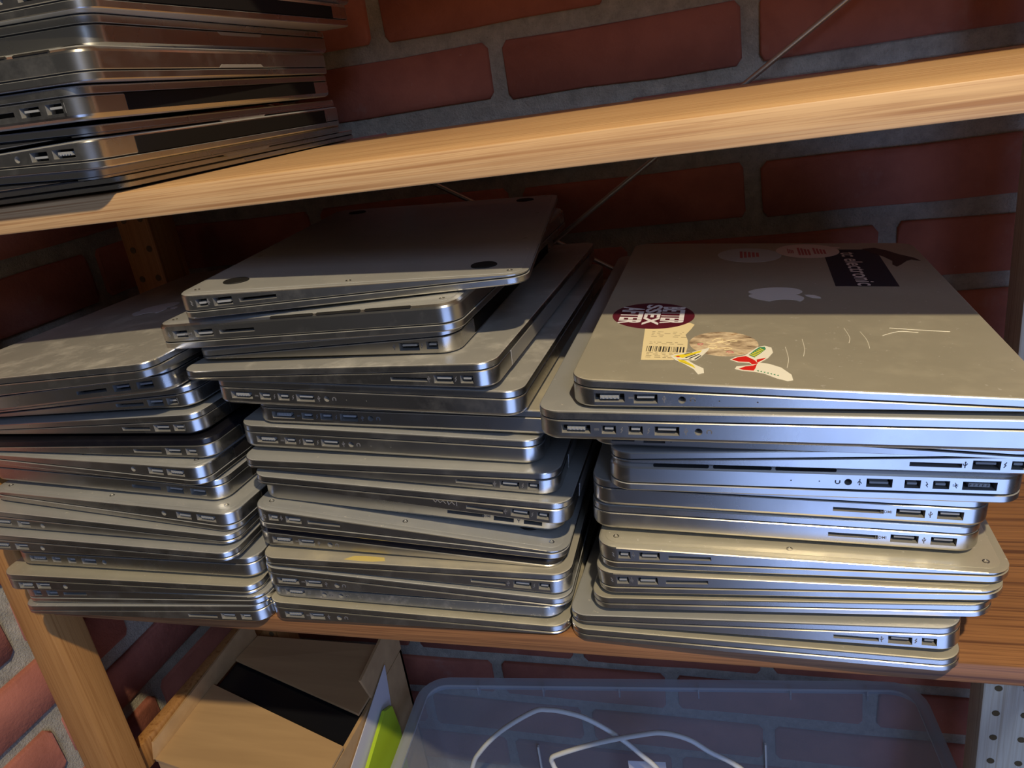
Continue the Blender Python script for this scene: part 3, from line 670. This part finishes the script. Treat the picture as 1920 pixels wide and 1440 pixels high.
c = flat('R1', 'round_sticker', ell(34.2, 112.5, 26.2, 27.2, 56), 0.05, .16, 'maroon'); c['label'] = 'round maroon sticker with pale puffy lettering'
flat_text('R1', 'BETTER', 46.6, 114, 35, 14.5, .19, 'pale_print', c, -90, .035)
flat_text('R1', 'SSEX', 33.6, 114, 43, 10.5, .19, 'pale_print', c, -90, .035)
flat_text('R1', 'AFTER', 20.4, 112, 35, 14.5, .19, 'pale_print', c, -90, .035)
bl = flat('R1', 'barcode_label', [(34.5, 32), (52, 33.5), (58, 40), (58.6, 54), (58.3, 66), (56.5, 76), (59.5, 88), (61, 96), (58, 99), (45, 99), (31.5, 96), (31.6, 84), (33, 58)], 0.0, .04, 'cream_paper'); bl['label'] = 'torn cream paper label with barcode'
random.seed(3); xx = 35.8
while xx < 57.5:
    w_ = random.choice((.25, .35, .6, .9)); flat('R1', 'barcode_bar', [(xx, 45.5), (xx + w_, 45.5), (xx + w_, 54.5), (xx, 54.5)], .04, .06, 'ink', bl); xx += w_ + random.choice((.3, .45, .8))
for r_ in range(10):
    y_ = (36, 38.5, 41, 43.3, 58.5, 61, 71, 74, 77, 80)[r_]; x_ = 36.5
    while x_ < 55:
        w_ = random.uniform(1, 3.5)
        if not (r_ > 5 and 44 < x_ < 48): flat('R1', 'print_line', [(x_, y_), (x_ + w_, y_), (x_ + w_, y_ + .8), (x_, y_ + .8)], .04, .055, 'faint_ink', bl)
        x_ += w_ + random.uniform(.8, 3)
cf = flat('R1', 'oval_sticker', ell(78.5, 62.5, 19.2, 20.5, 48), 0.0, .10, 'mottled_print'); cf['label'] = 'round mottled brown and cream photo sticker'
def squiggle(k, pts, wmm, h, mat, parent, name='lettering'):
    root, M_ = lidplane(k); me = tube_me(name, [M_ @ Vector((a / 1000, b / 1000, h / 1000)) for a, b in [(p.x, p.y) for p in spline([(a, b, 0) for a, b in pts], 5)]], wmm / 1000, 5); return link(name, me, parent, mat)
squiggle('R1', [(72, 66), (74, 70), (77, 71), (78, 67), (75, 65), (79, 66), (84, 69), (86, 67), (82, 65)], .28, .10, 'cream_paper', cf)
squiggle('R1', [(69, 63), (72, 62), (78, 64), (80, 61), (82, 62)], .25, .10, 'cream_paper', cf)
squiggle('R1', [(70, 55), (71, 59), (75, 58), (73, 53), (70, 55), (76, 54), (81, 56), (83, 54), (79, 52)], .28, .10, 'cream_paper', cf)
squiggle('R1', [(66, 58), (64, 60), (67, 61), (66, 58)], .25, .10, 'faded_red', cf); squiggle('R1', [(80, 48), (82, 50), (84, 48), (81, 47)], .25, .10, 'faded_red', cf)
ys = flat('R1', 'insect_sticker', [(50, 39), (53, 42.5), (62, 46.5), (71, 54.5), (70, 49), (67, 40), (64, 33.5), (60, 33), (64, 27), (68.5, 22), (69, 15.5), (66, 13), (63.5, 20), (58, 27.5), (53, 33)], .17, .23, 'sticker_white'); ys['label'] = 'yellow and white insect-shaped sticker'
flat('R1', 'yellow_patch', [(51.5, 38.5), (54, 41), (61, 44.5), (67, 50), (66, 46), (60, 40), (57, 36.5)], .23, .25, 'sticker_yellow', ys)
flat('R1', 'yellow_patch', [(54, 34.5), (58, 33), (63, 26), (64.5, 21.5), (60.5, 26), (55.5, 30.5)], .23, .25, 'sticker_yellow', ys)
for a, b, c2, d in ((58, 37, 64, 43), (60, 36, 66, 43), (63, 35, 67, 41), (56, 33.5, 62, 34), (57, 42.3, 62, 45.5), (56, 31, 62, 25.5)):
    flat('R1', 'black_streak', [(a, b), (a + .9, b - .5), (c2, d), (c2 - .7, d + .4)], .25, .27, 'ink', ys)
flat('R1', 'orange_spot', ell(54.3, 38.2, 1.1, 1.1, 10), .25, .27, 'sticker_red', ys)
rs = flat('R1', 'moth_sticker', [(82, 36.5), (85, 41), (90, 44), (93, 50), (97, 58), (101, 60.5), (104.5, 58), (105, 50), (102, 41), (97.5, 33.5), (102, 32.5), (108, 27.5), (112.5, 18), (112.8, 10.5), (110, 9), (105, 12), (99, 18), (94, 20), (88, 21), (84.5, 23), (85.5, 27), (90, 28.5), (93.5, 29.5), (92, 32.5), (86, 33)], .10, .16, 'sticker_white'); rs['label'] = 'red, green and white moth-shaped sticker'
flat('R1', 'red_patch', [(83, 36.8), (86, 40.5), (90.5, 43), (95, 37), (96.5, 32), (93.5, 30.5), (92, 34), (86.5, 34)], .16, .18, 'sticker_red', rs)
flat('R1', 'red_patch', [(86.5, 23.5), (90, 27.3), (94, 29), (96, 31.5), (95, 25), (94, 21.5), (89, 22)], .16, .18, 'sticker_red', rs)
flat('R1', 'red_patch', [(96, 33), (100, 39), (101, 41.5), (96, 38)], .16, .18, 'sticker_red', rs)
gp = flat('R1', 'green_patch', [(92, 44.5), (95, 52), (98, 58), (101, 59), (101.5, 55), (98, 47), (95, 41)], .16, .18, 'sticker_green', rs)
for q in range(6):
    t_ = q / 6; flat('R1', 'yellow_stripe', [(92.6 + 6.5 * t_, 45 + 12 * t_), (93.1 + 6.5 * t_, 46.1 + 12 * t_), (96.2 + 5 * t_, 43.4 + 12 * t_), (95.8 + 5 * t_, 42.4 + 12 * t_)], .18, .20, 'sticker_yellow', rs)
for q in range(7): flat('R1', 'green_fleck', [(95.5 + 1.6 * q, 21.8 - q * .9), (96.6 + 1.6 * q, 22.6 - q * .9), (96.5 + 1.6 * q, 20.4 - q * .9)], .16, .18, 'sticker_green', rs)
ns = flat('R1', 'text_sticker', [(153, 188), (194, 189), (196, 300), (155.5, 300)], 0.0, .08, 'sticker_navy'); ns['label'] = 'dark navy rectangular sticker with white lettering'
flat_text('R1', 'tc electronic', 174, 240, 100, 12.5, .11, 'sticker_rose', ns, -90, .012)
ps = flat('R1', 'round_sticker', ell(143.5, 294.5, 24.5, 24.5, 44), .10, .18, 'sticker_rose'); ps['label'] = 'round pinkish white sticker with red print'
for a, b, c2, d in ((128, 286, 133, 303), (136, 280, 146, 306), (148, 284, 158, 305)):
    for q in range(4): flat('R1', 'red_print', [(a + (c2 - a) * q / 4, b), (a + (c2 - a) * (q + .7) / 4, b), (a + (c2 - a) * (q + .7) / 4, d - 2 * q), (a + (c2 - a) * q / 4, d - 2 * q)], .18, .20, 'faded_red', ps)
gs = flat('R1', 'round_sticker', ell(97.5, 280, 25, 24.5, 44), .0, .08, 'sticker_blue_grey'); gs['label'] = 'round blue-grey sticker with faded red print'
for q in range(5): flat('R1', 'red_print', [(90 + q * 3.2, 270 + q), (92.2 + q * 3.2, 270 + q), (92.2 + q * 3.2, 293 - q), (90 + q * 3.2, 293 - q)], .08, .10, 'faded_red', gs)
flat('R1', 'animal_sticker', [(186, 302), (196, 306), (204, 296), (210, 284), (219, 272), (222, 262), (216, 266), (212, 262), (206, 250), (202, 244), (200, 250), (202, 262), (198, 276), (190, 290)], .10, .16, 'sticker_brown')['label'] = 'dark brown animal-shaped sticker'
flat('R1', 'white_scrap', [(160, 305), (168, 304), (171, 309), (163, 310)], .0, .06, 'sticker_rose')
sc = strokes('scribble', [(-.009, .001, -.007, -.001), (-.007, -.001, -.006, .0012), (-.006, .0012, -.004, -.0008), (-.004, -.0008, -.002, .0009), (-.002, .0009, 0, -.001), (.001, .0015, .002, -.0015), (.002, -.0015, .004, .001), (.004, .001, .006, -.001), (.0075, .0016, .0075, -.0016)], .00018)
sc.materials.clear(); sc.materials.append(MATS['hinge_grey'])
o = link('scribble', sc, LAP['M9'][0]); o.location = (.145, -.00003, .0062)
# scratches on the stickered lid and patches on other lids
for pts in ([(112, 60), (112.5, 42), (111, 28)], [(122, 74), (122, 58), (120.5, 46)], [(147, 96), (148, 80), (146.5, 70)], [(155, 90), (156.5, 76), (156, 62)], [(172, 98), (192, 95), (203, 94)], [(166, 84), (176, 92), (186, 91)]):
    squiggle('R1', pts, .16, .02, 'sticker_white', LAP['R1'][0], 'scratch')
flat('M13', 'yellow_stain', [(66, 3.2), (72, 8), (80, 8.6), (95, 8), (97, 4), (88, 2.6), (78, 2.4)], 0, .03, 'yellow_stain')

# ------------------------------------------------------------------ lower level: cardboard box, papers, lime crate, clear bin, cable
ZB = -0.5995
def away(v, k):
    return (v[0] * k, (v[1] + .39) * k - .39, .3393 + (v[2] - .3393) * k)
bx = thing('cardboard_box', 'open brown cardboard box with black tape under the lower shelf', 'box', mw=Matrix.Identity(4))
fl, fr, bl_, br_ = Vector((-.607, .071, 0)), Vector((-.4070, .0375, 0)), Vector((-.607, .262, 0)), Vector((-.4070, .262, 0))
zt = -.2645
def P3(v, z): return (v.x, v.y, z)
for nm, a, b in (('front_panel', fl, fr), ('side_panel', fr, br_), ('back_panel', br_, bl_), ('side_panel', bl_, fl)):
    slab(nm, [P3(a, ZB), P3(b, ZB), P3(b, zt), P3(a, zt)], .004, 'cardboard', bx)
slab('bottom_panel', [P3(fl, ZB + .004), P3(fr, ZB + .004), P3(br_, ZB + .004), P3(bl_, ZB + .004)], .003, 'cardboard', bx)
KB = 1.30
def S(*v): return away(v, KB)
slab('front_flap', [S(-.468, -.036, -.122), S(-.313, -.061, -.122), S(-.3125, -.004, -.120), S(-.468, .043, -.118)], .003, 'cardboard', bx)
slab('rear_flap', [S(-.467, .076, -.119), S(-.316, .030, -.121), S(-.3135, .112, -.122), S(-.467, .112, -.122)], .003, 'cardboard', bx)
slab('black_tape', [S(-.467, .035, -.1235), S(-.3135, -.014, -.1255), S(-.3135, .044, -.1260), S(-.467, .090, -.1240)], .0015, 'black_tape', bx)
slab('side_flap', [S(-.4680, -.036, -.122), S(-.4680, .112, -.122), S(-.4700, .112, -.100), S(-.4700, -.030, -.110)], .003, 'cardboard', bx)
slab('side_flap', [S(-.3130, .050, -.124), S(-.3130, .112, -.124), S(-.3125, .112, -.085), S(-.3125, .040, -.095)], .003, 'cardboard', bx)
pp = slab('paper_sheet', [away(q, 1.325) for q in ((-.3060, -.080, -.215), (-.3060, .060, -.170), (-.3050, .068, -.103), (-.3050, -.055, -.150))], .0008, 'white_paper')
tag(pp, 'white paper sheet standing between cardboard box and lime green panel', 'paper')
lg = link('lime_crate', None); bpy.data.objects.remove(lg)
def lime():
    root = thing('storage_crate', 'lime green plastic crate squeezed between cardboard box and clear bin', 'crate')
    prof = [(-.10, ZB), (.180, ZB), (.190, ZB + .02)] + [away((0, a, b), 1.34)[1:] for a, b in ((.056, -.160), (.052, -.132), (.040, -.126), (-.02, -.152), (-.160, -.226))]
    n = len(prof); v = [(-.3985, a, b) for a, b in prof] + [(-.4025, a, b) for a, b in prof]
    f = [tuple(range(n)), tuple(range(2 * n - 1, n - 1, -1))] + [(i, i + n, (i + 1) % n + n, (i + 1) % n) for i in range(n)]
    link('side_wall', mesh('side_wall', v, f), root, 'lime_plastic')
lime()
# clear bin
BW, BD, BH = .566, .39, .280
MB = Matrix.Translation((-.394, .277, 0)) @ Matrix.Rotation(math.radians(5.7), 4, 'Z') @ Matrix.Translation((0, -BD, 0))
bn = thing('storage_bin', 'clear plastic storage bin with a white cable inside below the shelf', 'bin', mw=Matrix.Translation((0, 0, ZB + .0005)))
def bin_ring(ins, z, r=.034, n=7):
    pts = []
    for cx_, cy_, a0 in ((BW - r, r, -90), (BW - r, BD - r, 0), (r, BD - r, 90), (r, r, 180)):
        for i in range(n):
            a = math.radians(a0 + 90 * i / (n - 1)); q = MB @ Vector((cx_ + (r - ins) * math.cos(a), cy_ + (r - ins) * math.sin(a), 0)); pts.append((q.x, q.y, z))
    return pts
def loft(name, rings, mat, parent, cap0=False, cap1=False, close=False):
    n = len(rings[0]); v = [p for r_ in rings for p in r_]; f = []
    m = len(rings)
    for k in range(m if close else m - 1):
        for i in range(n): f.append((k * n + i, k * n + (i + 1) % n, ((k + 1) % m) * n + (i + 1) % n, ((k + 1) % m) * n + i))
    if cap0: f.append(tuple(range(n))[::-1])
    if cap1: f.append(tuple(range((m - 1) * n, m * n)))
    return link(name, mesh(name, v, f, deg=40), parent, mat)
loft('bin_wall', [bin_ring(.030, .002), bin_ring(.012, BH - .030), bin_ring(.010, BH - .002), bin_ring(.012, BH - .002), bin_ring(.014, BH - .030), bin_ring(.032, .004)], 'clear_plastic', bn, True, True)
loft('bin_rim', [bin_ring(.000, BH - .016), bin_ring(.000, BH), bin_ring(.0125, BH), bin_ring(.0125, BH - .003), bin_ring(.0022, BH - .003), bin_ring(.0022, BH - .016)], 'rim_plastic', bn, close=True)
for sx in (.07, .15, .24, .33, .43, .51):
    q = [MB @ Vector((sx, BD - .0125, 0)), MB @ Vector((sx + .0015, BD - .0125, 0)), MB @ Vector((sx + .0015, BD - .0025, 0)), MB @ Vector((sx, BD - .0025, 0))]
    prism('rim_rib', [(a.x, a.y) for a in q], BH - .016, BH - .0032, 'rim_plastic', bn)
for sx, zt_ in ((.135, -.085), (.400, -.072)):
    q = [MB @ Vector((sx, BD - .024, 0)), MB @ Vector((sx + .002, BD - .024, 0)), MB @ Vector((sx + .002, BD - .0205, 0)), MB @ Vector((sx, BD - .0205, 0))]
    prism('moulded_line', [(a.x, a.y) for a in q], .03, BH + zt_, 'cable_white', bn)
c1 = [(-.300, .085, -.400), (-.278, .095, -.310), (-.261, .1, -.252), (-.249, .1, -.229), (-.224, .1, -.2), (-.190, .1, -.173), (-.175, .1, -.169), (-.16, .1, -.170), (-.142, .1, -.175), (-.12, .1, -.189), (-.099, .1, -.209), (-.080, .1, -.236), (-.06, .09, -.300), (-.08, .06, -.40),
      (-.13, .045, -.42), (-.165, .07, -.32), (-.172, .095, -.245), (-.177, .1, -.229), (-.178, .1, -.221), (-.171, .1, -.2145), (-.135, .1, -.196), (-.096, .1, -.181), (-.076, .1, -.176), (-.056, .1, -.18), (-.04, .1, -.191), (-.01, .1, -.212), (.03, .095, -.27), (.04, .085, -.38), (.02, .06, -.455)]
c1 = [away((a, b, c_), 1.158) for a, b, c_ in c1]; c1 = [(a, b - (.007 if i > 14 else 0), max(c_, ZB + .008)) for i, (a, b, c_) in enumerate(c1)]
cb = link('cable', tube_me('cable', spline(c1, 6), .0026, 10), None, 'cable_white'); tag(cb, 'white cable looped inside the clear plastic bin', 'cable')
cd = slab('paper_card', [away(q, 1.158) for q in ((-.115, .125, -.30), (-.080, .128, -.30), (-.082, .130, -.250), (-.116, .127, -.250))], .0006, 'white_paper'); tag(cd, 'small white card standing inside the clear plastic bin', 'card')
